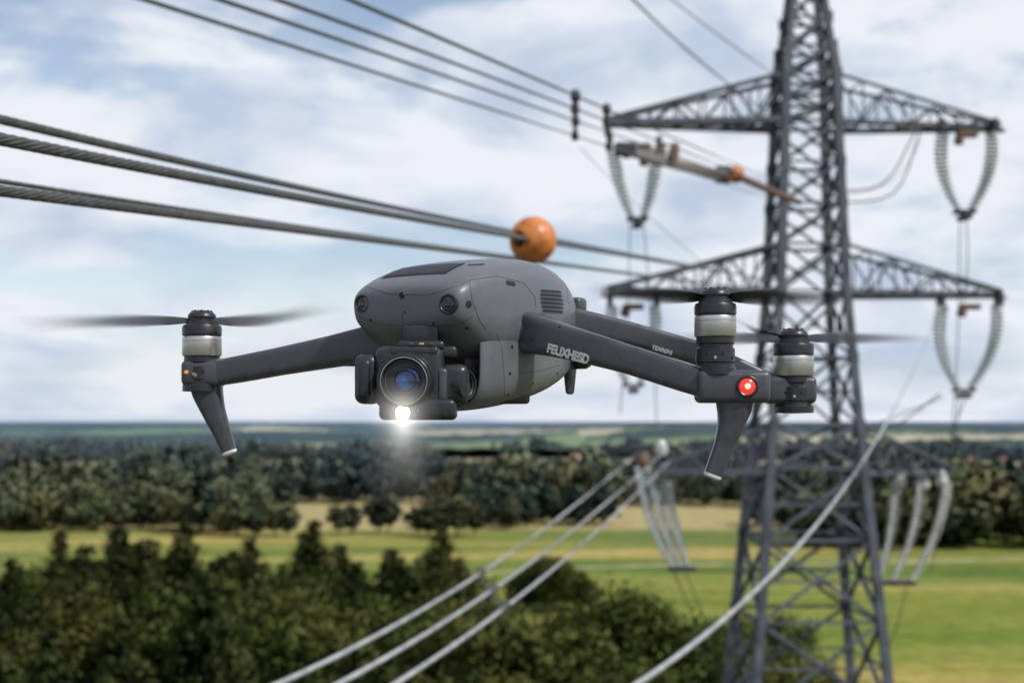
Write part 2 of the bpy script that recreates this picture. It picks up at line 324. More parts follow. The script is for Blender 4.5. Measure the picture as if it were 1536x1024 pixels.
# ------------------------------------------------------------------ trees
def tree_data(name, seed, kind, per, leaf, ht, mat=None, wide=1.0):
    rs = np.random.RandomState(seed)
    cen = []; tint = []; rad = []
    if kind == 'broad':
        nl = 50
        for i in range(nl):
            u = rs.normal(size=3); u /= np.linalg.norm(u); rr = rs.uniform(.45, 1.0)**.5
            c = np.array([u[0]*ht*.26*rr*wide, u[1]*ht*.26*rr*wide, ht*.58+u[2]*ht*.36*rr])
            if c[2] < ht*.45: c[:2] *= .85
            c[:2] *= 1+.25*math.sin(3*math.atan2(u[1], u[0])+seed)
            cen.append(c); tint.append(rs.uniform(0, .5)+.75*(c[2]/ht-.4)); rad.append(ht*rs.uniform(.04, .075))  # tint rises with height: a top-lit crown painted into leaf colour
    else:
        z = ht*.24
        while z < ht*.985:
            f = (ht-z)/(ht*.76); R = ht*.20*wide*f**.75*rs.uniform(.75, 1.15)
            k = max(2, int(7*f+2))
            for i in range(k):
                a = rs.uniform(0, 6.28); q = rs.uniform(.45, 1)
                cen.append(np.array([math.cos(a)*R*q, math.sin(a)*R*q, z-R*q*.22+rs.uniform(-.2, .2)]))
                tint.append(rs.uniform(0, .45)+.3*q-.1+.35*(z/ht-.4)); rad.append(ht*(.018+.030*f))  # same painted top light for pines, outer clumps lighter too
            z += ht*.045
    cen = np.array(cen); K = len(cen)
    idx = np.repeat(np.arange(K), per); n = len(idx)
    sc = np.array(rad)[idx][:, None]
    off = rs.normal(size=(n, 3))
    p = cen[idx] + off*sc*np.array([1, 1, .7])
    a = rs.normal(size=(n, 3)); a /= np.linalg.norm(a, axis=1)[:, None]
    b = np.cross(a, rs.normal(size=(n, 3))); b /= np.linalg.norm(b, axis=1)[:, None]
    s = (leaf*rs.uniform(.6, 1.3, size=n))[:, None]
    V = np.stack([p-a*s, p-b*s*.6, p+a*s, p+b*s*.6], 1).reshape(-1, 3)
    ctr = np.array([0, 0, ht*.5]); o1 = p-ctr; o1[:, 2] *= .6; o1 /= np.linalg.norm(o1, axis=1)[:, None]
    o2 = off/np.linalg.norm(off, axis=1)[:, None]
    nr = o1*.75+o2*.75+rs.normal(size=(n, 3))*.25; nr /= np.linalg.norm(nr, axis=1)[:, None]
    faces = [tuple(range(4*i, 4*i+4)) for i in range(n)]
    deep = np.clip((np.linalg.norm(off, axis=1)-1.6)*.13, -.15, .2)  # inner leaves of a clump coloured darker to imitate inside shade
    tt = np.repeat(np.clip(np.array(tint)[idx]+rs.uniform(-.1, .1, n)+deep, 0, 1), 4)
    V = V.tolist(); base = len(V); mi = [0]*n
    NR = np.repeat(nr, 4, axis=0).tolist()
    def limb(p0, p1, r0, r1, sides=6):
        p0 = Vector(p0); p1 = Vector(p1); t = (p1-p0).normalized(); s_ = t.cross(Vector((.3, .9, .1))).normalized(); u_ = s_.cross(t)
        st = len(V)
        for pp, r in ((p0, r0), (p1, r1)):
            for k in range(sides):
                an = 6.2832*k/sides; dv = s_*math.cos(an)+u_*math.sin(an); V.append(tuple(pp+dv*r)); NR.append(list(dv))
        for k in range(sides):
            faces.append((st+k, st+(k+1) % sides, st+sides+(k+1) % sides, st+sides+k)); mi.append(1)
    limb((0, 0, -.3), (.1, 0, ht*.4), ht*.02, ht*.014); limb((.1, 0, ht*.4), (0, .1, ht*.93), ht*.014, ht*.003)
    for i in rs.choice(K, min(K, 14), replace=False):
        c = cen[i]; limb((0.05, 0, max(ht*.25, c[2]-ht*.16)), c, ht*.006, ht*.0015, 5)
    me = bpy.data.meshes.new(name); me.from_pydata(V, [], faces)
    me.materials.append(mat or (M_leaf if kind == 'broad' else M_pine)); me.materials.append(M_bark)
    me.polygons.foreach_set("material_index", mi); me.polygons.foreach_set("use_smooth", [True]*len(faces))
    at = me.attributes.new("tint", 'FLOAT', 'POINT'); arr = np.zeros(len(V), dtype=np.float32); arr[:base] = tt; at.data.foreach_set("value", arr)
    me.update()
    me.normals_split_custom_set_from_vertices(NR)
    return me

def tree_coll(name, specs):
    c = bpy.data.collections.new(name)
    for i, s in enumerate(specs):
        o = bpy.data.objects.new("%s_tree_%02d" % (name, i), tree_data("%s_tree_%d" % (name, i), *s)); c.objects.link(o)
    return c
C_near = tree_coll("forest_near", [(11, 'broad', 95, .30, 15.5, None, 1.15), (12, 'broad', 95, .30, 17, None, 1.0), (15, 'broad', 95, .28, 14, None, 1.25), (17, 'broad', 95, .30, 18, None, 1.05), (13, 'pine', 60, .26, 19.5, None, 1.1), (14, 'pine', 60, .26, 18.0, None, 1.2), (16, 'pine', 60, .26, 16.5, None, 1.15)])
C_far = tree_coll("forest_far", [(21, 'broad', 18, .80, 14, M_leaf2, 1.25), (22, 'broad', 18, .80, 15.5, M_leaf2, 1.1), (24, 'broad', 18, .75, 11, M_leaf2, 1.5), (26, 'broad', 18, .8, 13, M_pine2, 1.2), (23, 'pine', 11, .75, 16, M_pine2, 1.3), (25, 'pine', 11, .7, 14.5, M_pine2, 1.4)])

def scatter(name, coll, pts, smin, smax):
    """pts: (x, y, scale, species index)"""
    me = bpy.data.meshes.new(name); me.from_pydata([(p[0], p[1], 0) for p in pts], [], [])
    n = len(pts); rs = np.random.RandomState(len(name)+n)
    ra = me.attributes.new("rot", 'FLOAT_VECTOR', 'POINT'); rv = np.zeros((n, 3), dtype=np.float32); rv[:, 2] = rs.uniform(0, 6.28, n); rv[:, 0] = rs.uniform(-.06, .06, n); ra.data.foreach_set("vector", rv.ravel())
    sa = me.attributes.new("scl", 'FLOAT_VECTOR', 'POINT'); s = rs.uniform(smin, smax, n)*np.array([p[2] for p in pts]); sv = np.stack([s*rs.uniform(.9, 1.3, n), s*rs.uniform(.9, 1.3, n), s], 1).astype(np.float32); sa.data.foreach_set("vector", sv.ravel())
    ia = me.attributes.new("species", 'INT', 'POINT'); ia.data.foreach_set("value", [int(p[3]) for p in pts])
    o = bpy.data.objects.new(name, me); scene.collection.objects.link(o)
    ng = bpy.data.node_groups.new(name+"_scatter", 'GeometryNodeTree')
    ng.interface.new_socket("Geometry", in_out='INPUT', socket_type='NodeSocketGeometry'); ng.interface.new_socket("Geometry", in_out='OUTPUT', socket_type='NodeSocketGeometry')
    gi = ng.nodes.new("NodeGroupInput"); go = ng.nodes.new("NodeGroupOutput")
    ci = ng.nodes.new("GeometryNodeCollectionInfo"); ci.inputs[0].default_value = coll; ci.inputs["Separate Children"].default_value = True; ci.inputs["Reset Children"].default_value = True
    ip = ng.nodes.new("GeometryNodeInstanceOnPoints"); ip.inputs["Pick Instance"].default_value = True
    def na(nm, ty):
        a = ng.nodes.new("GeometryNodeInputNamedAttribute"); a.data_type = ty; a.inputs[0].default_value = nm; return [q for q in a.outputs if q.enabled][0]
    L = ng.links.new
    L(gi.outputs[0], ip.inputs["Points"]); L(ci.outputs[0], ip.inputs["Instance"])
    L(na("rot", 'FLOAT_VECTOR'), ip.inputs["Rotation"]); L(na("scl", 'FLOAT_VECTOR'), ip.inputs["Scale"]); L(na("species", 'INT'), ip.inputs["Instance Index"])
    L(ip.outputs[0], go.inputs[0])
    md = o.modifiers.new("scatter", 'NODES'); md.node_group = ng
    return o

pts = []; pts2 = []
y = 96.0
while y < 268:
    x = -.62*y-10
    while x < .30*y:
        jx = x+random.uniform(-2.8, 2.8); jy = y+random.uniform(-2.8, 2.8); az = jx/jy
        if az < -.06: edge = 240+20*noise.noise(Vector((jx*.03, 3, 0)))
        elif az < .02: edge = 240-(az+.06)*900
        else: edge = 186+10*noise.noise(Vector((jx*.06, 9, 0)))
        if az > .19: edge = 165-(az-.19)*700
        if jy < edge:
            sc = 1.06*(1+.34*noise.noise(Vector((jx*.05, jy*.05, 5))))
            kn = noise.noise(Vector((jx*.022, jy*.022, 15)))+random.uniform(-.35, .35)
            if az > -.02: pts2.append((jx, jy, sc*.93, random.choice([0, 1, 2, 3, 6])))
            else: pts.append((jx, jy, sc, random.choice([4, 5, 6]) if kn > -.16 else random.choice([0, 1, 2, 3])))
        x += 6.4
    y += 6.4
scatter("mixed_forest", C_near, pts, .76, 1.14)
scatter("forest_edge_trees", C_near, pts2, .85, 1.1)

clear = [(-60, 600, 44, 90), (-20, 1330, 70, 250), (62, 1300, 85, 290), (430, 1130, 170, 280), (-330, 1000, 70, 190), (150, 900, 70, 190), (300, 790, 80, 130), (75, 610, 58, 60), (-560, 1250, 120, 190), (-215, 1180, 100, 260), (20, 630, 34, 50), (-130, 850, 46, 120), (250, 1250, 90, 220), (-420, 800, 60, 120)]
pts = []
y = 425.0
while y < 1620:
    st = 9.5 if y < 700 else 11.5
    x = -.55*y
    while x < .62*y:
        jx = x+random.uniform(-4.6, 4.6); jy = y+random.uniform(-4.6, 4.6); az = jx/jy
        front = 514+56*noise.noise(Vector((jx*.014, 1.3, 0)))+28*noise.noise(Vector((jx*.05, 4.3, 0)))
        if az > .2: front = 446+26*noise.noise(Vector((jx*.02, 7, 0)))
        elif az > .07: front = 560-(az-.07)*300
        if -.155 < az < -.062: front = max(front, 600)
        ok = jy > front and not any(((jx-c[0])/c[2])**2+((jy-c[1])/c[3])**2 < 1 for c in clear)
        if ok and jy > 640 and noise.noise(Vector((jx*.004, jy*.0075, 2.2))) > .20: ok = False
        if ok and jy < 760 and noise.noise(Vector((jx*.02, jy*.02, 7.2))) > .34: ok = False
        if ok:
            kn = noise.noise(Vector((jx*.006, jy*.010, 25)))+random.uniform(-.16, .16)
            k = random.choice([4, 5, 3]) if kn > .0 else random.choice([0, 1, 2])
            pts.append((jx, jy, (1.14 if jy < 900 else 1.0)*(1+.7*noise.noise(Vector((jx*.014, jy*.014, 8)))), k))
        x += st
    y += st
for (cx, cy) in [(-95, 492), (-88, 490), (-82, 492), (-78, 496), (-100, 495), (-91, 498), (-61, 500), (-57, 505), (-48, 508), (-44, 506), (-24, 486), (-19, 490), (-29, 494), (-33, 500), (-13, 498)]:
    pts.append((cx, cy, random.uniform(.72, 1.0), random.choice([0, 1, 3, 3])))
scatter("distant_treeline_forest", C_far, pts, .72, 1.2)

lone = [(3.5, 300, .62), (7, 297, .76), (10.5, 301, .68), (14, 304, .55), (1.2, 305, .5), (8.5, 306, .74), (16, 300, .45)]
tm = [tree_data("broadleaf_a", 31, 'broad', 90, .34, 15), tree_data("broadleaf_b", 32, 'broad', 90, .34, 15)]
for i, (x, y, s) in enumerate(lone):
    o = bpy.data.objects.new("broadleaf_tree", tm[i % 2]); o.location = (x, y, -1.0); o.scale = (s*1.25, s*1.25, s*1.12); o.rotation_euler[2] = i*1.7; scene.collection.objects.link(o)

def far_land():
    """rolling wooded country from 1.5 km to the horizon"""
    na, nd = 480, 460
    az = np.linspace(-.62, .62, na); dd = np.geomspace(1540, 46000, nd)
    V = []; A = []
    for j, d in enumerate(dd):
        ramp = min(1, max(0, (d-1600)/900))
        for i, a in enumerate(az):
            x = a*d; y = d
            hill = (noise.noise(Vector((x*.0005, y*.0013, 9.1)))*.55+noise.noise(Vector((x*.0014, y*.0034, 3.1)))*.45)
            hill = min(max(0, hill+.14)*58*ramp, 25)
            m = noise.noise(Vector((x*.0011, y*.0042, 4.4)))+.5*noise.noise(Vector((x*.0036, y*.012, 1.1)))-.04
            f = 1 if m < .0 else 0
            h = (9+3.5*noise.noise(Vector((x*.05, y*.05, 0)))+3*noise.noise(Vector((x*.012, y*.02, 6)))) if f else 0
            V.append((x, y, .4+hill+h)); A.append(f)
    Fc = [(j*na+i, j*na+i+1, (j+1)*na+i+1, (j+1)*na+i) for j in range(nd-1) for i in range(na-1)]
    m, nt, b = new_mat("far_country")
    g = N(nt, "ShaderNodeNewGeometry"); n = N(nt, "ShaderNodeTexNoise"); n.inputs["Scale"].default_value = .006; n.inputs["Detail"].default_value = 6; nt.links.new(g.outputs["Position"], n.inputs["Vector"])
    r = N(nt, "ShaderNodeValToRGB"); e = r.color_ramp.elements; e[0].position = .35; e[0].color = (.010, .024, .016, 1); e[1].position = .65; e[1].color = (.055, .075, .032, 1)
    nt.links.new(n.outputs["Fac"], r.inputs[0])
    mp = N(nt, "ShaderNodeMapping"); mp.inputs["Scale"].default_value = (.0022, .0040, 0); nt.links.new(g.outputs["Position"], mp.inputs[0])
    v = N(nt, "ShaderNodeTexVoronoi"); v.inputs["Scale"].default_value = 1; nt.links.new(mp.outputs[0], v.inputs["Vector"])
    sc = N(nt, "ShaderNodeSeparateColor"); nt.links.new(v.outputs["Color"], sc.inputs[0])
    rf = N(nt, "ShaderNodeValToRGB"); rf.color_ramp.interpolation = 'CONSTANT'; e = rf.color_ramp.elements; e[0].position = 0; e[0].color = (.20, .26, .09, 1); e[1].position = .3; e[1].color = (.52, .46, .28, 1); k = e.new(.7); k.color = (.34, .35, .15, 1)
    nt.links.new(sc.outputs[0], rf.inputs[0])
    at = N(nt, "ShaderNodeAttribute", attribute_name="wood"); mx = N(nt, "ShaderNodeMix", data_type='RGBA')
    nt.links.new(at.outputs["Fac"], mx.inputs[0]); nt.links.new(rf.outputs[0], mx.inputs[6]); nt.links.new(r.outputs[0], mx.inputs[7])
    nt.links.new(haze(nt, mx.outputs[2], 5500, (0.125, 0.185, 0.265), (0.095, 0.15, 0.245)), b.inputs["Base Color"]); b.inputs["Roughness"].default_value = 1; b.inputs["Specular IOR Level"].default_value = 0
    o = mesh_obj("distant_forest_and_fields", V, Fc, m)
    a_ = o.data.attributes.new("wood", 'FLOAT', 'POINT'); a_.data.foreach_set("value", np.array(A, dtype=np.float32))
    return o
far_land()

M_wall = simple("white_render", (.75, .73, .68), .8); M_roof = simple("clay_tile", (.28, .12, .08), .8); M_win = simple("window_glass", (.04, .05, .06), .1)
for k, (x, y, a) in enumerate([(470, 1235, .3), (440, 1275, 1.1), (515, 1215, .1), (560, 1290, .7), (66, 1430, .4), (400, 1240, .9)]):
    fh = empty("farmhouse", (x, y, 0)); R = Matrix.Rotation(a, 4, 'Z'); q = R.to_quaternion(); c0 = Vector((x, y, 0))
    adopt(fh, rbox("walls", c0+Vector((0, 0, 2.5)), (13, 8, 5), 0, M_wall, rot=q))
    rv = [(-7, -4.6, 4.9), (7, -4.6, 4.9), (7, 4.6, 4.9), (-7, 4.6, 4.9), (-7, 0, 8.6), (7, 0, 8.6)]
    adopt(fh, mesh_obj("roof", [c0+(R @ Vector(v)) for v in rv], [(0, 1, 5, 4), (2, 3, 4, 5), (0, 4, 3), (1, 2, 5), (0, 3, 2, 1)], M_roof, smooth=False))
    for wx in (-4.5, -1.5, 4.5): adopt(fh, rbox("window", c0+(R @ Vector((wx, -4.02, 2.6))), (1.2, .1, 1.4), 0, M_win, rot=q))
    adopt(fh, rbox("door", c0+(R @ Vector((1.6, -4.02, 1.1))), (1.1, .1, 2.2), 0, M_bark, rot=q)); adopt(fh, rbox("chimney", c0+(R @ Vector((3, 0.8, 8.6))), (.8, .8, 1.6), 0, M_roof, rot=q))

# ------------------------------------------------------------------ transmission tower
TD = 53.3; TX = 11.0
tower = empty("transmission_tower", (TX, TD, 0))
Rz = Matrix.Rotation(math.radians(3.0), 3, 'Z')
hw_tab = [(-40, 5.15), (-9.8, 2.42), (0, 1.58), (4.8, 1.22), (11.1, .98), (12.9, .93), (15.8, .56), (20.5, .12)]
def hw(z): return float(np.interp(z, [a for a, b in hw_tab], [b for a, b in hw_tab]))
class Beams:
    def __init__(s): s.V = []; s.F = []
    def add(s, p, q, wd):
        p = Vector(p); q = Vector(q); t = (q-p).normalized(); a = t.cross(Vector((.11, .17, .97)) if abs(t.z) < .97 else Vector((0, 1, 0.05))).normalized(); b = a.cross(t)
        st = len(s.V)
        prof = [(-.5, -.5), (.5, -.5), (.5, -.3), (-.3, -.3), (-.3, .5), (-.5, .5)]
        for pt in (p, q):
            for u, v in prof:
                c = pt+a*(u*wd)+b*(v*wd); c = Rz @ c
                s.V.append((c.x+TX, c.y+TD, c.z+H))
        for k in range(6): s.F.append((st+k, st+(k+1) % 6, st+6+(k+1) % 6, st+6+k))
        s.F.append(tuple(range(st, st+6))[::-1]); s.F.append(tuple(range(st+6, st+12)))
    def plate(s, c, r):
        c = Vector(c); st = len(s.V)
        for u, v in ((-r, -r), (r, -r), (r, r), (-r, r)):
            for dy in (-.03, .03):
                k = Rz @ (c+Vector((u, dy, v))); s.V.append((k.x+TX, k.y+TD, k.z+H))
        for f in ((0, 2, 4, 6), (1, 3, 5, 7), (0, 1, 3, 2), (2, 3, 5, 4), (4, 5, 7, 6), (6, 7, 1, 0)): s.F.append(tuple(st+i for i in f))
B = Beams()
cs = [(-1, -1), (1, -1), (1, 1), (-1, 1)]
zl = [20.5, 19, 17.6, 16.3, 15.0, 13.9, 12.85, 12.0, 11.1]
z = 11.1
for zt in (6.55, 4.8, -.1, -1.7):
    n = max(1, round((z-zt)/(hw((z+zt)/2)*1.45)))
    for k in range(1, n+1): zl.append(z+(zt-z)*k/n)
    z = zt
while z > -39:
    z = max(-40, z-hw(z)*1.5); zl.append(z)
if zl[-1] > -40: zl.append(-40)
for j in range(len(zl)-1):
    za_, zb_ = zl[j], zl[j+1]; ha, hb = hw(za_), hw(zb_); lw_ = .27 if zb_ < 13 else .18
    if zb_ < -4: lw_ = .30
    for k in range(4):
        c0, c1 = cs[k], cs[(k+1) % 4]
        B.add((c0[0]*ha, c0[1]*ha, za_), (c0[0]*hb, c0[1]*hb, zb_), lw_)
        bw = .115 if zb_ > -3 else .14
        A0 = Vector((c0[0]*ha, c0[1]*ha, za_)); A1 = Vector((c1[0]*ha, c1[1]*ha, za_)); B0 = Vector((c0[0]*hb, c0[1]*hb, zb_)); B1 = Vector((c1[0]*hb, c1[1]*hb, zb_))
        B.add(A0, B1, bw); B.add(A1, B0, bw*.98); B.add(B0, B1, bw*.9)
        B.plate((A0+B1+A1+B0)/4, .13)
        B.plate(A0, .2)
        if hb > 1.5:
            m = (A0+B1+A1+B0)/4; B.add(m, (A0+B0)/2, bw*.6); B.add(m, (A1+B1)/2, bw*.6)
def arm(side, zb, zt, L, n=6, wd=.18):
    h0 = hw(zb); h1 = hw(zt)
    tip = Vector((side*L, 0, zb-.02))
    for yy in (-1, 1):
        b0 = Vector((side*h0, yy*h0, zb)); t0 = Vector((side*h1, yy*h1, zt)); tp = tip+Vector((0, yy*.12, 0)); tt = tip+Vector((0, yy*.12, .16))
        B.add(b0, tp, wd*1.25); B.add(t0, tt, wd*.75)
        for k in range(1, n+1):
            f = k/(n+.6); f0 = (k-1)/(n+.6)
            pb = b0.lerp(tp, f); pt = t0.lerp(tt, f); pb0 = b0.lerp(tp, f0); pt0 = t0.lerp(tt, f0)
            B.add(pb, pt, .07)
            B.add(pt0, pb, .08) if k % 2 else B.add(pb0, pt, .08)
            if yy == 1:
                q = pb.copy(); q.y = -pb.y; B.add(pb, q, .09); q0 = pb0.copy(); q0.y = -pb0.y; B.add(q0, pb, .08)
                q = pt.copy(); q.y = -pt.y; B.add(pt, q, .07)
    B.add(tip+Vector((0, -.2, 0)), tip+Vector((0, .2, 0)), .3)
for s in (-1, 1):
    arm(s, 11.1, 12.85, 7.45); arm(s, 4.8, 6.55, 7.5); arm(s, -1.85, -.1, 5.6, 5)
adopt(tower, mesh_obj("lattice", B.V, B.F, M_steel, smooth=False))
for c in cs:
    adopt(tower, rbox("footing", Vector((TX, TD, .2))+(Rz @ Vector((c[0]*5.15, c[1]*5.15, 0))), (1.2, 1.2, .9), .05, M_concrete))

def insul(name, pts_, r=.17, mat=None):
    P = [Vector(p) for p in pts_]
    L = (P[1]-P[0]).length+(P[2]-P[1]).length; nd = int(L/.16)
    V = []; Fc = []; sg = 12; rows = 0
    for k in range(nd*4+1):
        t = k/(nd*4)
        c = P[0]*(2*(t-.5)*(t-1))+P[1]*(4*t*(1-t))+P[2]*(2*t*(t-.5))
        tn = (P[0]*(4*t-3)+P[1]*(4-8*t)+P[2]*(4*t-1)).normalized()
        rr = [.035, r*.9, r, .05][k % 4]
        a = tn.cross(Vector((.1, 1, .1))).normalized(); b = a.cross(tn)
        for i in range(sg):
            an = 6.2832*i/sg; V.append(c+a*(rr*math.cos(an))+b*(rr*math.sin(an)))
        rows += 1
    for j in range(rows-1):
        for i in range(sg):
            a = j*sg+i; b = j*sg+(i+1) % sg; Fc.append((a, b, b+sg, a+sg))
    o = mesh_obj(name, V, Fc, mat or M_insul); adopt(tower, o); return o
def ST(px, py, dy=0): return W(px, py, TD+dy)
def vset(top_l, top_r, bot, bul=14, mat=None, dy=0, hardware=True):
    for e_, of in ((-.28, 0), (.28, 7)):
        for (tp, sgn) in ((top_l, -1), (top_r, 1)):
            tp2 = (tp[0]-sgn*of, tp[1]); bt = (bot[0]+sgn*9, bot[1])
            mid = ((tp2[0]+bt[0])/2+sgn*(bul-of*.6), (tp2[1]+bt[1])/2)
            insul("insulator_string", [ST(*tp2, e_+dy), ST(*mid, e_+dy), ST(*bt, e_+dy)], mat=mat)
    adopt(tower, rbox("yoke_plate", ST(bot[0], bot[1]+3, dy), (.75, .7, .12), .03, M_fit))
    adopt(tower, rbox("clamp", ST(bot[0], bot[1]+11, dy), (.35, 1.0, .2), .06, M_fit))
    for tp in (top_l, top_r):
        adopt(tower, rbox("shackle", ST(tp[0], tp[1]-9, dy), (.18, .7, .5), .04, M_fit))
    if hardware:
        adopt(tower, rbox("fitting", ST((top_l[0]+top_r[0])/2, top_l[1]+2, dy), (.8, .4, .22), .08, M_rust))
        adopt(tower, lathe("fitting", ST((top_l[0]+top_r[0])/2-12, top_l[1]+10, dy), (0, 0, 1), [(0, -.2), (.13, -.18), (.2, -.05), (.16, .1), (.08, .3)], M_rust, 14))
vset((1411, 200), (1490, 198), (1447, 315)); vset((1411, 458), (1498, 458), (1446, 582), 16)
vset((915, 220), (988, 225), (956, 326), 6); vset((915, 458), (985, 458), (950, 575), 12)
for e_, o_ in ((-.3, 0), (.3, 6)):
    for a_, b_, c_ in (((955, 700), (975, 785), (1010, 850)), ((992, 700), (1008, 780), (1032, 850)), ((972, 700), (992, 785), (1020, 850)), ((1342, 722), (1333, 800), (1318, 868)), ((1378, 726), (1366, 800), (1338, 870)), ((1418, 722), (1400, 800), (1366, 872))):
        insul("insulator_string", [ST(a_[0]+o_, a_[1], e_), ST(b_[0]+o_, b_[1], e_), ST(*c_, e_)], r=.13, mat=M_insw if a_[0] > 1300 else M_insul)
adopt(tower, rbox("yoke_plate", ST(1022, 853), (1.0, .7, .16), .03, M_fit)); adopt(tower, rbox("yoke_plate", ST(1342, 873), (1.5, .7, .16), .03, M_fit))
for p_ in ((1350, 720), (1385, 722), (1412, 718), (992, 672), (965, 690)):
    adopt(tower, lathe("fitting", ST(*p_), (0, 0, 1), [(0, -.3), (.18, -.28), (.26, -.1), (.22, .12), (.12, .3), (0, .32)], M_insw if p_[0] > 1300 or p_[0] == 992 else M_rust, 16))
def wire(name, pl, r, mat, par=None):
    o = tube(name, pl, r, mat, 6)
    if par: adopt(par, o)
    return o
for a_, b_ in (((945, 335), (930, 620)), ((965, 335), (985, 640)), ((1440, 325), (1425, 700)), ((1452, 590), (1380, 740)), ((1440, 595), (1395, 860)), ((1010, 855), (1165, 858)), ((1415, 595), (1300, 640)), ((1362, 872), (1322, 1000)), ((1450, 330), (1445, 455)), ((1030, 860), (1080, 1010)), ((1010, 855), (1060, 1000))):
    wire("dropper_wire", [ST(*a_), ST((a_[0]+b_[0])/2+4, (a_[1]+b_[1])/2), ST(*b_)], .022, M_cable, tower)
for a_, m_, b_ in (((1245, 288), (1325, 275), (1372, 200)), ((1245, 306), (1340, 290), (1380, 200)), ((1235, 640), (1335, 640), (1410, 590))):
    wire("jumper_loop", [ST(*a_), ST(*m_), ST(*b_)], .03, M_cable, tower)

# ------------------------------------------------------------------ cables
def cable_path(scr, d0, d1, t0=0.0, t1=1.0, n=200):
    a = np.array(scr, float); ch = np.r_[0, np.cumsum(np.hypot(*np.diff(a, axis=0).T))]; ch /= ch[-1]
    dg = min(2, len(a)-1); fx = np.polyfit(ch, a[:, 0], dg); fy = np.polyfit(ch, a[:, 1], dg)
    P = []
    for t in np.linspace(t0, t1, n):
        iz = (1-t)/d0+t/d1
        P.append(W(np.polyval(fx, t), np.polyval(fy, t), 1/iz))
    return P
def cable(name, scr, d0, d1, dia, mat, t0=0.0, n=200, lobes=0, back=-12, pitch=.34, seg=None):
    P = cable_path(scr, d0, d1, t0, 1.0, n)
    d = (P[0]-P[1]).normalized()
    if d.y < -.02 and back is not None:
        L = (P[0].y-back)/-d.y
        P = [P[0]+d*L*(k/6) for k in range(6, 0, -1)]+P
    sg = seg or (lobes*6 if lobes else 10)
    V = []; Fc = []; s_acc = 0
    for i, p in enumerate(P):
        t = (P[min(i+1, len(P)-1)]-P[max(i-1, 0)]).normalized(); a = t.cross(Vector((0, 0, 1))).normalized(); b = a.cross(t)
        if i: s_acc += (p-P[i-1]).length
        tw = 2*math.pi*s_acc/pitch if i > 6 else 0
        for k in range(sg):
            an = 2*math.pi*k/sg; r = dia/2
            if lobes: r *= 1-.24*(1-abs(math.cos(lobes*an/2)))**1.2
            V.append(p+a*(r*math.cos(an+tw))+b*(r*math.sin(an+tw)))
    for j in range(len(P)-1):
        for k in range(sg):
            q = j*sg+k; q2 = j*sg+(k+1) % sg; Fc.append((q, q2, q2+sg, q+sg))
    return mesh_obj(name, V, Fc, mat), P
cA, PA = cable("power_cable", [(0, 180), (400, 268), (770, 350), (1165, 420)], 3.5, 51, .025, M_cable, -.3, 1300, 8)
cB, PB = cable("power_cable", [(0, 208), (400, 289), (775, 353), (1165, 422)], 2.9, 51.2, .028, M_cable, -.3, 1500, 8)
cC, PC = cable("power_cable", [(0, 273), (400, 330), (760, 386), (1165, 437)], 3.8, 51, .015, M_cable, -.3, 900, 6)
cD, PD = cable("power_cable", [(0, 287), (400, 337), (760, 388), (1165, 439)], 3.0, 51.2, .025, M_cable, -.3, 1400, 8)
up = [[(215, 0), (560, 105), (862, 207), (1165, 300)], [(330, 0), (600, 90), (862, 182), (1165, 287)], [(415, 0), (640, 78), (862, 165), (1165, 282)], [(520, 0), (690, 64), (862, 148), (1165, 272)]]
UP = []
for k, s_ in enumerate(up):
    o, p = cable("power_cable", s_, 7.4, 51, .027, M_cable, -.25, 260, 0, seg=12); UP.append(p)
cable("earth_wire", [(950, 0), (1060, 100), (1170, 182)], 24, 53, .05, M_cable, -.5, 120)
cable("earth_wire", [(1008, 0), (1090, 62), (1170, 118)], 30, 53, .04, M_cable, -.5, 120)
LOW = []
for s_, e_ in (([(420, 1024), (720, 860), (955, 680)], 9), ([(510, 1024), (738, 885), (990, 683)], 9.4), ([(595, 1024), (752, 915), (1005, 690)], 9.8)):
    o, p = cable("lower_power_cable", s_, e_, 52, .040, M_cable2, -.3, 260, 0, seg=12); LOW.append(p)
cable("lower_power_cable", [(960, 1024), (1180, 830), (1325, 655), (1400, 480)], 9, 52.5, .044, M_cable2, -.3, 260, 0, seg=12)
for s_ in ([(870, 222), (980, 330), (1060, 400)], [(1260, 290), (1330, 275), (1380, 210)]):
    cable("span_wire", s_, 60, 75, .035, M_cable, 0, 60, back=None)

def cat_at(P, px):
    return min(P, key=lambda p: abs(768+p.x/p.y*F-px) if p.y > .5 else 1e9)
sp_ = empty("cable_spacer", cat_at(UP[0], 862))
for px in (862, 911):
    q = [cat_at(p, px) for p in UP]
    adopt(sp_, tube("spacer_rod", [q[0], (q[0]+q[3])/2, q[3]], .024, M_fit))
    for k in q: adopt(sp_, lathe("spacer_clamp", k, (0, 0, 1), [(0, -.055), (.035, -.055), (.048, -.03), (.048, .03), (.035, .055), (0, .055)], M_fit, 12))
sp2 = empty("cable_spacer", cat_at(LOW[1], 738))
q = [cat_at(LOW[0], 718), cat_at(LOW[1], 735), cat_at(LOW[2], 752)]
for k in q: adopt(sp2, lathe("spacer_clamp", k, (0.6, .6, 0.5), [(0, -.10), (.035, -.10), (.045, -.05), (.045, .05), (.035, .10), (0, .10)], M_fit, 12))
adopt(sp2, tube("spacer_rod", q, .012, M_fit))

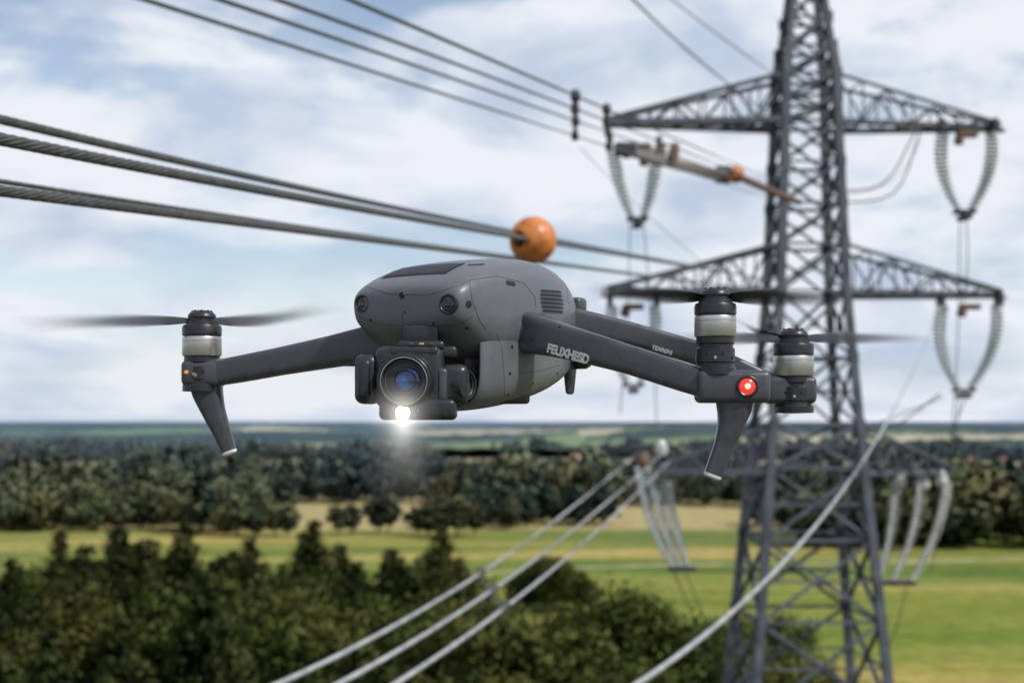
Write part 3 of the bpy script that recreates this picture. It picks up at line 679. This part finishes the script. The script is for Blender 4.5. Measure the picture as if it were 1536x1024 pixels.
def ball(center, axis, R):
    e_ = empty("aerial_marker_ball", center)
    prof = []
    n = 48
    for i in range(n+1):
        th = math.pi*i/n; r = R*math.sin(th); h = -R*math.cos(th)
        if r < R*.40: continue
        if abs(h) < R*.045: r -= R*.035
        prof.append((r, h))
    prof = [(R*.13, -R*.55), (R*.30, -R*.62), (R*.36, -R*.90)]+prof+[(R*.34, R*.92), (R*.2, R*.8), (R*.13, R*.8)]
    adopt(e_, lathe("shell", center, axis, prof, M_orange, 64))
    adopt(e_, lathe("cable_gland", center, axis, [(R*.05, -R*1.10), (R*.15, -R*1.09), (R*.17, -R*.72), (R*.29, -R*.62)], M_fit, 32))
    adopt(e_, lathe("cable_gland", center, axis, [(R*.05, R*1.06), (R*.15, R*1.05), (R*.16, R*.72)], M_fit, 32))
    ax = Vector(axis).normalized(); s = ax.cross(Vector((0, 0, 1))).normalized(); u = s.cross(ax)
    for k in range(6):
        an = k*math.pi/3+.3; dr = (s*math.cos(an)+u*math.sin(an))
        for hh in (-.12, .12):
            adopt(e_, lathe("bolt", center+dr*R*.975+ax*R*hh, dr, [(0, -R*.03), (R*.035, -R*.03), (R*.035, R*.03), (0, R*.035)], M_fit, 6))
    return e_
i = min(range(len(PB)-1), key=lambda k: abs(768+PB[k].x/max(PB[k].y, .5)*F-799)+(0 if PB[k].y > .5 else 1e9))
dirn = (PB[i+3]-PB[i-3]).normalized()
cen = PB[i]; ball(cen+Vector((0, 0, -.004)), (dirn+Vector((.75, 0, 0))).normalized(), 35.5*cen.y/F)
u0 = cat_at(UP[1], 1104); ball(W(1104, 262, u0.y), (Vector((1, .9, -.1))), 13.0*u0.y/F)
ti = empty("tension_insulator", W(1010, 238, 40))
for (a_, b_) in (((935, 222), (1092, 262)), ((945, 230), (1085, 268)), ((1110, 266), (1200, 304))):
    o = insul("disc_string", [W(*a_, 33), W((a_[0]+b_[0])/2, (a_[1]+b_[1])/2+1, 35.5), W(*b_, 38)], r=.085, mat=M_rust if a_[0] > 1100 else simple("aged_glass", (.17, .16, .14), .3)); o.parent = None; adopt(ti, o)
adopt(ti, rbox("yoke", W(938, 224, 33), (.5, .3, .3), .05, M_fit)); adopt(ti, rbox("yoke", W(1085, 262, 38), (.4, .3, .45), .05, M_fit))
for hx in (968, 990, 1010): adopt(ti, lathe("arcing_horn", W(hx, 232, 35), (.2, 0, 1), [(0, -.3), (.1, -.28), (.14, 0), (.1, .28), (0, .3)], M_rust, 12))

# ------------------------------------------------------------------ drone
DC = W(700, 500, 2.13)
drone = empty("quadcopter_drone", DC)
def D(px, py, d=2133.0): return W(px, py, d/1000.0)
mm = .001
psi = math.radians(33)
r_ = Vector((math.cos(psi), -math.sin(psi), 0)); b_ = Vector((math.sin(psi), math.cos(psi), 0)); u_ = Vector((0, 0, 1))
O = D(604, 455, 2060)
QY = Matrix.Rotation(-psi, 3, 'Z').to_quaternion()
def LB(u, v, w_): return O+r_*(u*mm)+b_*(v*mm)+u_*(w_*mm)

def shell(name, secs, mat, n=2.7, seg=20, cap_front=True, solid=0, sub=2):
    V = []; Fc = []
    for sec in secs:
        v, a, tp, bt = sec[:4]; n_ = sec[4] if len(sec) > 4 else n
        zc_ = (tp+bt)/2; hz_ = (tp-bt)/2
        for k in range(seg):
            an = 2*math.pi*(k+.5)/seg; c, s = math.cos(an), math.sin(an)
            lean = 1.0
            if s < 0 and len(sec) > 5: lean = 1-sec[5]*(-s)
            V.append(LB(a*lean*math.copysign(abs(c)**(2/n_), c), v, zc_+hz_*math.copysign(abs(s)**(2/n_), s)))
    for j in range(len(secs)-1):
        for k in range(seg):
            p = j*seg+k; q = j*seg+(k+1) % seg; Fc.append((p, q, q+seg, p+seg))
    if cap_front: Fc.append(tuple(range(seg)))
    Fc.append(tuple(range((len(secs)-1)*seg, len(secs)*seg)))
    o = mesh_obj(name, V, Fc, mat)
    bm = bmesh.new(); bm.from_mesh(o.data); bmesh.ops.recalc_face_normals(bm, faces=bm.faces); bm.to_mesh(o.data); bm.free()
    if solid:
        s = o.modifiers.new("solid", 'SOLIDIFY'); s.thickness = solid*mm; s.offset = -1
    if sub:
        m = o.modifiers.new("sub", 'SUBSURF'); m.levels = sub; m.render_levels = sub
    adopt(drone, o); return o
upper = shell("upper_shell", [(-2, 70, 12, -20, 3.4, .15), (0, 90, 22, -32, 3.6, .18), (7, 100, 30, -42, 3.8, .22), (26, 106, 43, -52, 3.9, .18), (62, 111, 60, -78, 3.8, .03), (120, 118, 74, -84, 3.6), (200, 120, 84, -88, 3.3), (265, 112, 86, -90, 3.1), (330, 94, 76, -88, 2.9), (385, 70, 56, -78), (415, 50, 36, -66), (425, 28, 12, -44)], M_body, seg=24)
hull = shell("lower_hull", [(60, 94, 6, -154), (63, 98, 8, -157), (80, 106, 10, -157), (130, 113, 10, -153), (200, 109, 5, -143), (280, 93, 0, -128), (350, 73, -5, -108), (400, 51, -15, -90), (412, 26, -25, -75)], M_body, n=4.0, seg=32, cap_front=False, solid=4)
adopt(drone, rbox("inner_frame", LB(-2, 160, -86), (186*mm, 90*mm, 116*mm), 6*mm, M_black, rot=QY))
adopt(drone, rbox("inner_module", LB(62, 105, -76), (38*mm, 30*mm, 60*mm), 5*mm, M_dark, rot=QY))
adopt(drone, rbox("inner_module", LB(66, 92, -118), (34*mm, 26*mm, 24*mm), 4*mm, M_dark, rot=QY))
adopt(drone, rbox("rear_battery_latch", LB(20, 425, -55), (70*mm, 40*mm, 55*mm), 8*mm, M_dark, rot=QY))
adopt(drone, rbox("rear_sensor", LB(58, 400, 22), (26*mm, 30*mm, 26*mm), 8*mm, M_arm, rot=QY))
adopt(drone, rbox("rear_foot", LB(50, 390, -98), (16*mm, 30*mm, 56*mm), 5*mm, M_arm, rot=QY, taper=.6))
adopt(drone, lathe("rear_light", LB(66, 400, -72), r_, [(0, 16*mm), (9*mm, 15*mm), (12*mm, 8*mm), (12*mm, -8*mm)], M_dark, 24))

def armloft(name, lst, depth, mat=M_arm):
    return adopt(drone, loft(name, [D(a, b, c) for a, b, c, h in lst], [(dd*mm, h*mm) for (a, b, c, h), dd in zip(lst, depth)], (0, 0, 1), mat, n=5.0, seg=40, sub=8))
arm_r = armloft("front_arm", [(768, 494, 2170, 58), (800, 500, 2130, 62), (850, 513, 2100, 50), (940, 538, 2065, 42), (1040, 570, 2035, 41), (1085, 580, 2025, 44)], [50, 50, 46, 40, 38, 40])
arm_l = armloft("front_arm", [(625, 505, 2150, 60), (570, 513, 2160, 56), (500, 527, 2180, 48), (420, 542, 2200, 42), (345, 556, 2220, 40), (303, 560, 2230, 42)], [46, 44, 42, 40, 40, 42])
arm_rr = armloft("rear_arm", [(830, 478, 2330, 50), (880, 487, 2330, 44), (960, 505, 2330, 38), (1060, 535, 2330, 38), (1150, 574, 2330, 36), (1195, 582, 2330, 38)], [44, 42, 38, 36, 36, 40])
arm_lr = armloft("rear_arm", [(760, 490, 2380, 44), (730, 500, 2480, 40), (700, 505, 2560, 38), (690, 508, 2620, 38)], [44, 40, 38, 38])
adopt(drone, lathe("arm_hinge", D(790, 499, 2142), Vector((.94, -.26, -.22)), [(0, -14*mm), (30*mm, -14*mm), (33*mm, -10*mm), (33*mm, 0*mm), (31*mm, 3*mm), (0, 3*mm)], M_dark, 48))
adopt(drone, rbox("underside_bracket", D(528, 544, 2190), (40*mm, 30*mm, 10*mm), 3*mm, M_dark))
adopt(drone, rbox("arm_end_block", D(1098, 580, 2030), (104*mm, 52*mm, 46*mm), 9*mm, M_arm))
adopt(drone, rbox("arm_end_block", D(1184, 585, 2325), (82*mm, 52*mm, 44*mm), 9*mm, M_arm))
adopt(drone, rbox("arm_end_block", D(306, 560, 2228), (64*mm, 50*mm, 42*mm), 10*mm, M_arm))

def motor(cx, top, d, k=1.0):
    s = d*mm/F*k
    c = D(cx, top, d)
    L = lambda nm, prof, mat: adopt(drone, lathe(nm, c, (0, 0, 1), [(r*s, -h*s) for r, h in prof], mat, 56))
    L("prop_hub", [(0, 0), (10, .5), (18, 3.5), (22, 8), (22.5, 12), (20, 13), (20, 17), (24.5, 18), (25, 23), (14, 24)], M_dark)
    L("motor_cap", [(12, 23), (26, 23), (30, 25), (31.5, 29), (31.5, 40), (30, 41.5), (30, 43.5), (28, 44)], M_dark)
    L("motor_bell", [(28, 43), (30.8, 43.5), (31.3, 45), (31.3, 50), (30.7, 50.6), (30.7, 51.4), (31.3, 52), (31.3, 72), (30.3, 74), (28, 74)], M_metal)
    L("motor_base", [(27, 73.5), (28.5, 75), (28.5, 84), (26.5, 86), (26.5, 90), (29, 92), (29.5, 112), (28, 114), (28, 118), (31, 121), (31, 131), (0, 132)], M_dark)
    for a in (200, 235, 262, 285, 320):
        an = math.radians(a)
        p = c+Vector((math.cos(an)*29.5*s, math.sin(an)*29.5*s, -(100 if a % 2 else 106)*s))
        adopt(drone, lathe("screw", p, (math.cos(an), math.sin(an), 0), [(0, 1.2*s), (2.2*s, 1.1*s), (2.6*s, -.5*s)], M_metal if a in (262,) else M_black, 10))
    for a in range(0, 360, 45):
        an = math.radians(a+10)
        adopt(drone, lathe("hub_screw", c+Vector((math.cos(an)*15*s, math.sin(an)*15*s, -2.2*s)), (0, 0, 1), [(0, 1.5*s), (1.8*s, 1.5*s), (1.8*s, -1*s)], M_black, 8))
motor(1073, 431, 2030); motor(1190, 492, 2325, .97); motor(303, 465, 2230, .93); motor(690, 440, 2620, .95)

def blade(hub, ang, length, chord=.058, sweep=11, rise=0.0, a0=1.0, pitch=26, flip=1):
    V = []; Fc = []; AL = []
    nc = 7; nr = 26; ns = 5
    for c in range(nc):
        f = (c-(nc-1)/2)/((nc-1)/2)
        da = math.radians(sweep)*f
        for i in range(nr+1):
            t = i/nr; rr = .012+t*(length-.012)
            ch = chord*(.40+1.0*math.sin(min(1, t*2.1)*math.pi/2))*(1-.55*t**1.6)*.75
            pt = math.radians(pitch*(1-.45*t))*flip
            for j in range(ns):
                q = (j/(ns-1)-.5)*ch
                x = rr; y = q*math.cos(pt)+.008*math.sin(t*3); z = q*math.sin(pt)+.003*(1-(2*j/(ns-1)-1)**2)*(1-t)+rise*t*t*length+f*.010*t
                a = ang+da*t
                V.append(hub+Vector((x*math.cos(a)-y*math.sin(a), x*math.sin(a)+y*math.cos(a), z)))
                edge = 1-abs(2*j/(ns-1)-1)**3*.8*min(1, t*2)
                base = .60*max(0, 1-t)**1.15+.035
                if t > .85: base *= (1-t)/.15
                if t < .12: base = .9
                AL.append(max(0, min(1, base*edge*a0*(1-.45*abs(f)))))
        st = c*(nr+1)*ns
        for i in range(nr):
            for j in range(ns-1):
                p = st+i*ns+j; Fc.append((p, p+1, p+ns+1, p+ns))
    o = mesh_obj("propeller_blade", V, Fc, M_blade)
    at = o.data.attributes.new("alpha", 'FLOAT', 'POINT'); at.data.foreach_set("value", np.array(AL, dtype=np.float32))
    adopt(drone, o)
rad = math.radians
hL = D(303, 481, 2230); hR = D(1073, 446, 2030); hRR = D(1190, 507, 2325); hLR = D(690, 455, 2620)
blade(hL, rad(182), .315, rise=-.03, flip=-1); blade(hL, rad(38), .245, rise=.16, flip=1)
blade(hR, rad(172), .20, rise=.08, chord=.045); blade(hR, rad(-6), .20, rise=-.04, chord=.05, flip=-1)
blade(hRR, rad(181), .24, rise=-.02, flip=-1); blade(hRR, rad(-2), .24, rise=0.0); blade(hRR, rad(140), .12, rise=.4)
blade(hLR, rad(88), .20); blade(hLR, rad(268), .20)

def leg(lst, d):
    adopt(drone, loft("landing_leg", [D(a, b, d) for a, b, w_, q in lst], [(w_*mm, q*mm) for a, b, w_, q in lst], (0, 1, 0), M_arm, n=3.2, seg=28, sub=6))
    a, b, w_, q = lst[-1]; a0, b0, _, _ = lst[-2]
    dx_, dy_ = a-a0, b-b0; L_ = math.hypot(dx_, dy_)
    adopt(drone, loft("foot_pad", [D(a-dx_/L_*1, b-dy_/L_*1, d), D(a+dx_/L_*3, b+dy_/L_*3, d), D(a+dx_/L_*5, b+dy_/L_*5, d)], [((w_+1)*mm, (q+1)*mm), ((w_)*mm, q*mm), ((w_-7)*mm, (q-7)*mm)], (0, 1, 0), M_white, n=3.2, seg=28, sub=2))
leg([(1102, 592, 56, 40), (1101, 612, 50, 38), (1096, 636, 38, 32), (1086, 668, 29, 26), (1069, 712, 25, 22)], 2030)
leg([(309, 572, 52, 40), (312, 590, 47, 36), (321, 618, 36, 30), (334, 650, 27, 24), (344, 677, 22, 20)], 2228)
leg([(700, 540, 40, 36), (700, 560, 30, 28), (702, 585, 22, 20)], 2600)

adopt(drone, rbox("gimbal_mount", D(633, 503, 2062), (50*mm, 60*mm, 26*mm), 4*mm, M_dark))
adopt(drone, rbox("gimbal_damper", D(633, 519, 2030), (66*mm, 54*mm, 13*mm), 5*mm, M_dark))
adopt(drone, rbox("gimbal_yoke", D(636, 529, 2035), (96*mm, 50*mm, 18*mm), 6*mm, M_dark))
for k_ in range(3): adopt(drone, rbox("mount_contact", D(617+k_*15, 516, 2001), (7*mm, 3*mm, 4*mm), 1*mm, M_gold if k_ == 1 else M_arm))
adopt(drone, rbox("gimbal_pod", D(552, 569, 2030), (34*mm, 58*mm, 70*mm), 12*mm, M_dark, seg=6))
adopt(drone, rbox("gimbal_pod_cover", D(547, 569, 2012), (20*mm, 30*mm, 56*mm), 7*mm, M_dark, seg=5))
adopt(drone, rbox("camera_housing", D(616, 566, 2030), (98*mm, 70*mm, 88*mm), 15*mm, M_dark, seg=6))
adopt(drone, rbox("camera_brow", D(622, 528, 2018), (70*mm, 46*mm, 14*mm), 5*mm, M_dark))
adopt(drone, rbox("thermal_pod", D(682, 577, 2030), (42*mm, 62*mm, 58*mm), 13*mm, M_dark, seg=6))
adopt(drone, rbox("thermal_bracket", D(664, 577, 2006), (14*mm, 22*mm, 46*mm), 5*mm, M_arm))
adopt(drone, rbox("lamp_tray", D(628, 614, 2020), (108*mm, 64*mm, 30*mm), 8*mm, M_dark, seg=5))
adopt(drone, rbox("lamp_tray_lip", D(604, 621, 1996), (50*mm, 20*mm, 15*mm), 5*mm, M_dark, seg=4))
lc = D(607, 571, 1990); la = (Vector((-.10, -1, -.02))).normalized()
Lz = lambda nm, prof, mat: adopt(drone, lathe(nm, lc, la, [(r*mm, h*mm) for r, h in prof], mat, 72))
Lz("lens_barrel", [(41, -20), (41, -2), (39.5, 1), (38.5, 1), (38, 4), (38, 8), (36.5, 9.5), (34.5, 9.5), (33, 7), (32.5, 2), (31, 1.5), (30.5, -1), (28, -1.5), (27.5, -4), (25.5, -4.2), (25, -6.5), (23.5, -6.8)], M_dark)
Lz("lens_ring", [(33.2, 7.5), (33.4, 8.1), (32.4, 8.3), (32.2, 7.5)], M_metal)
Lz("lens_inner_ring", [(28.2, -1.2), (28, -.8), (27, -1.0), (27, -1.6)], simple("ring_grey", (.12, .12, .13), .35, metal=.6))
Lz("lens_glass", [(0, -1.5), (6, -1.9), (12, -3.0), (18, -5.0), (24, -8.2)], M_lens)
Lz("lens_iris", [(14, -2.9), (15, -3.1), (15.6, -3.6)], M_black)
tc_ = D(698, 577, 2012); ta = Vector((.84, -.54, 0)).normalized()
adopt(drone, lathe("thermal_barrel", tc_, ta, [(r*mm, h*mm) for r, h in [(22, -14), (22, 2), (20.5, 5), (18.5, 5), (17.5, 2), (16, 1), (15.5, -2), (13.5, -3)]], M_dark, 48))
adopt(drone, lathe("thermal_glass", tc_, ta, [(r*mm, h*mm) for r, h in [(0, 0), (8, -.8), (14, -3.0)]], M_dglass, 48))
hc = D(604, 619, 1984)
adopt(drone, lathe("headlamp_bezel", hc, (0, -1, 0), [(r*mm, h*mm) for r, h in [(12, -4), (12, 2), (10.5, 3), (9, 1.5), (8.2, 0)]], M_dark, 32))
adopt(drone, lathe("headlamp_lens", hc, (0, -1, 0), [(r*mm, h*mm) for r, h in [(0, 3), (5, 2.2), (8.4, 0)]], M_lamp, 32))
pl = bpy.data.lights.new("headlamp_beam", 'SPOT'); pl.energy = 1.2; pl.spot_size = rad(100); pl.color = (1, .94, .85); pl.shadow_soft_size = .008
po = bpy.data.objects.new("headlamp_beam", pl); po.location = hc+Vector((0, -.006, 0)); po.rotation_euler = (rad(70), 0, 0); scene.collection.objects.link(po); adopt(drone, po)
def beam_volume():  # self-emitting volume added to imitate the glow around the headlamp; no real mist
    m = bpy.data.materials.new("headlamp_glow_volume"); m.use_nodes = True; nt = m.node_tree; nt.nodes.clear()
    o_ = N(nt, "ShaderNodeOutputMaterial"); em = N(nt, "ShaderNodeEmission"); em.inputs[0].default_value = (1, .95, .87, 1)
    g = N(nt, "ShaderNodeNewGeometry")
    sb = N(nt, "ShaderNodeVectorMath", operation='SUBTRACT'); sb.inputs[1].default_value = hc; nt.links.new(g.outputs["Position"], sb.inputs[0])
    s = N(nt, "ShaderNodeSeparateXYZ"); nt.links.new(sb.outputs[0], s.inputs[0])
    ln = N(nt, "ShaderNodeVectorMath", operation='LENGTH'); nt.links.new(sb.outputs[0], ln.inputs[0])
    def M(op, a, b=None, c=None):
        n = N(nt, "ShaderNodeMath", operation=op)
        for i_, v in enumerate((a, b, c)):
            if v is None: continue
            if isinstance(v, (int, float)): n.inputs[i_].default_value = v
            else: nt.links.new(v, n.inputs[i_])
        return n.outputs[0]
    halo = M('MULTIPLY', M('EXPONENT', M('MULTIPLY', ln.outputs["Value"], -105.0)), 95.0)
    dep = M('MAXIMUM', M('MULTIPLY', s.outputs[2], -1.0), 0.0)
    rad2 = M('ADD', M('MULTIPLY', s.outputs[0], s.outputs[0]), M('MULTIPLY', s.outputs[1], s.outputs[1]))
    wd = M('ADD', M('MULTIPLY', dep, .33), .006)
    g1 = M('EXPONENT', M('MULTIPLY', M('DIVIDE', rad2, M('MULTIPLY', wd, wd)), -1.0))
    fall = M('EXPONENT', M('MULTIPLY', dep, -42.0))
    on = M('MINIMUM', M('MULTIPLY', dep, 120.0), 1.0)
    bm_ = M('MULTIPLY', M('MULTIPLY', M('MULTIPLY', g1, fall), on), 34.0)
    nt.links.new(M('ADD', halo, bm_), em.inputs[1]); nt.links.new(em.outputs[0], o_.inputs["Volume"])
    adopt(drone, lathe("headlamp_glow_volume", hc, (0, 0, -1), [(0, -55*mm), (30*mm, -46*mm), (50*mm, -20*mm), (58*mm, 20*mm), (60*mm, 80*mm), (45*mm, 125*mm), (0, 140*mm)], m, 24))
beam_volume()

adopt(drone, lathe("nav_light_bezel", D(1121, 579, 2003), (0, -1, 0), [(r*mm, h*mm) for r, h in [(15.5, -4), (15.5, 1), (13.5, 2.5), (11, 1)]], M_dark, 32))
adopt(drone, lathe("nav_light", D(1121, 579, 2003), (0, -1, 0), [(r*mm, h*mm) for r, h in [(4, 4.2), (8, 3), (11.2, .5)]], M_red, 32))
adopt(drone, lathe("nav_light_core", D(1121, 579, 2003), (0, -1, 0), [(r*mm, h*mm) for r, h in [(0, 5), (4.2, 4.2)]], M_redhot, 32))
for px, py, mt in ((279, 558, M_amber), (291, 561, M_gold)):
    adopt(drone, lathe("marker_light", D(px, py, 2202), (-.2, -1, 0), [(r*mm, h*mm) for r, h in [(0, 2.5), (2.6, 2), (4, -6)]], mt, 20))

# ---- surface details found by casting onto the shells
dg = bpy.context.evaluated_depsgraph_get(); dg.update()
trees = []
for o in (upper, hull, arm_r, arm_l, arm_rr):
    ev = o.evaluated_get(dg); me = ev.to_mesh()
    vs = [v.co.copy() for v in me.vertices]
    trees.append(BVHTree.FromPolygons(vs, [tuple(p.vertices) for p in me.polygons])); ev.to_mesh_clear()
eye = Vector((0, 0, H))
def cast(o_, d_):
    best = None
    for t in trees:
        l, n_, i_, dist = t.ray_cast(o_, d_)
        if l is not None and (best is None or dist < best[2]): best = (l, n_ if n_.dot(d_) < 0 else -n_, dist)
    return best
def hit(px, py): return cast(eye, (W(px, py, 2)-eye).normalized())
def sensor(px, py, R, glass=True):
    h = hit(px, py)
    if not h: return
    l, n_, _ = h
    ax = (n_+Vector((-.25, -.6, 0))).normalized() if glass else n_
    adopt(drone, lathe("sensor_bezel", l, ax, [(r*R*mm, q*mm) for r, q in [(1.25, -6), (1.22, .6), (1.08, 1.6), (.98, 1.4), (.92, .2), (.8, -.5)]], M_dark, 36))
    adopt(drone, lathe("sensor_glass", l, ax, [(r*R*mm, q*mm) for r, q in [(0, .9), (.5, .6), (.95, -.6)]], M_dglass if glass else M_black, 36))
    if glass: adopt(drone, lathe("sensor_ring", l, ax, [(r*R*mm, q*mm) for r, q in [(.55, .75), (.58, 1.0), (.66, .9), (.68, .5)]], M_arm, 36))
sensor(543, 455, 11); sensor(672, 456, 12)
sensor(603, 443, 4.0, False)
def dot(px, py, R, mat=M_black):
    h = hit(px, py)
    if h:
        l, n_, _ = h
        adopt(drone, lathe("port", l, n_, [(0, .6*mm), (R*.7*mm, .6*mm), (R*mm, .3*mm), (R*mm, -3*mm)], mat, 20))
for px, py, R in ((703, 456, 5.5), (556, 480, 2), (650, 485, 2), (700, 492, 2.6), (607, 468, 1.6), (768, 520, 3), (765, 560, 2.6), (762, 592, 2.2), (800, 575, 2.2), (836, 560, 2.4), (815, 598, 2), (840, 490, 2), (1062, 585, 3), (1148, 585, 2.4)):
    dot(px, py, R)
def strip(px, py, L_, h_, ang, mat=M_black, nm="vent_slot", lift=.3):
    ca, sa = math.cos(rad(ang)), math.sin(rad(ang)); q = []
    for k in range(9):
        t = (k/8-.5)*L_; h = hit(px+t*ca, py-t*sa)
        if h: q.append(h)
    if len(q) < 3: return
    V = []; Fc = []
    for k, (l, n_, _) in enumerate(q):
        t = (q[min(k+1, len(q)-1)][0]-q[max(k-1, 0)][0]).normalized(); sd = n_.cross(t).normalized()
        e_ = .55 if k in (0, len(q)-1) else 1
        V += [l+sd*(h_/2*mm*e_)+n_*lift*mm, l-sd*(h_/2*mm*e_)+n_*lift*mm]
    for k in range(len(q)-1): Fc.append((2*k, 2*k+1, 2*k+3, 2*k+2))
    o = mesh_obj(nm, V, Fc, mat); adopt(drone, o)
for k in range(6):
    strip(826+k*.6, 437+k*6, 35-abs(k-2.5)*1.5, 4.2, -4)
    strip(826+k*.6, 439.6+k*6, 35-abs(k-2.5)*1.5, 1.4, -4, M_arm, "vent_louvre", .6)
strip(766, 425, 15, 8, -10, M_seam, "side_port", .3); strip(766, 425, 10, 4.5, -10, M_black, "side_port", .7)
strip(714, 397, 26, 7, 4, M_seam, "top_hatch", .4)
def seam(pl, r=.5, mat=M_seam, nm="panel_seam"):
    q = []
    for (x0, y0), (x1, y1) in zip(pl[:-1], pl[1:]):
        for k in range(8):
            f = k/8; h = hit(x0+(x1-x0)*f, y0+(y1-y0)*f)
            if h and (not q or (h[0]-q[-1]).length < .03): q.append(h[0])
    if len(q) > 3:
        adopt(drone, loft(nm, q, [(2*r*mm, 2*r*mm)]*len(q), (0.1, .2, 1), mat, n=2, seg=6, sub=1))
seam([(704, 420), (708, 450), (718, 478), (730, 496)])
seam([(603, 470), (604, 480), (606, 490)])
seam([(704, 420), (745, 414), (785, 424), (802, 445), (804, 462)])
seam([(780, 560), (810, 556), (845, 546)], .4)
seam([(550, 430), (580, 440), (640, 443), (690, 428), (704, 420)], .4)
seam([(835, 408), (850, 430), (853, 460)], .45)
seam([(535, 472), (560, 484), (620, 492), (690, 486), (712, 472)], .4)
seam([(745, 500), (752, 520), (756, 560), (757, 600)], .4)
def top_patch(u0, u1, v0, v1, off, mat, nm, nu=24, nv=10):
    V = []; Fc = []
    for j in range(nv+1):
        for i_ in range(nu+1):
            f = j/nv; uu = (u0+(u1-u0)*i_/nu); vv = v0+(v1-v0)*f
            h = cast(LB(uu, vv, 300), Vector((0, 0, -1))); V.append(h[0]+h[1]*off*mm)
    for j in range(nv):
        for i_ in range(nu):
            a = j*(nu+1)+i_; Fc.append((a, a+1, a+nu+2, a+nu+1))
    adopt(drone, mesh_obj(nm, V, Fc, mat))
top_patch(-62, 56, 28, 80, .7, M_black, "intake_grille")
for k in range(19):
    u = -60+k*6.2
    top_patch(u, u+1.8, 30, 78, 1.6, M_arm, "grille_fin", 1, 8)
for k in range(3):
    top_patch(-62, 56, 38+k*14, 39.5+k*14, 2.0, M_dark, "grille_bar", 20, 1)

def lettering(txt, px, py, size, dirx, sx=1.0, bold=.5):
    h = hit(px, py)
    if not h: return
    cu = bpy.data.curves.new("arm_lettering", 'FONT'); cu.body = txt; cu.size = size*mm; cu.extrude = .25*mm; cu.align_x = 'CENTER'; cu.align_y = 'CENTER'; cu.space_character = .95; cu.offset = bold*mm
    cu.materials.append(M_text)
    o = bpy.data.objects.new("arm_lettering", cu); scene.collection.objects.link(o)
    l, n_, _ = h; tx = Vector(dirx); tx = (tx-n_*tx.dot(n_)).normalized(); ty = n_.cross(tx)
    R = Matrix((tx*sx, ty, n_)).transposed().to_4x4(); mw = Matrix.Translation(l+n_*.6*mm) @ R
    o.parent = drone; o.matrix_parent_inverse = Matrix.Translation(drone.location).inverted(); o.matrix_basis = mw
lettering("FEUXHESD", 852, 531, 19, D(940, 538, 2065)-D(850, 513, 2100)+Vector((0, 0, -.001)), .76, .9)
lettering("TEXRERS", 993, 525, 9, D(1060, 535, 2330)-D(960, 505, 2330), 1, .2)
for x_, y_ in ((1062, 574), (1070, 576), (1090, 576)): strip(x_, y_, 4, 6, 0, M_black)
print("done", len(bpy.data.objects))
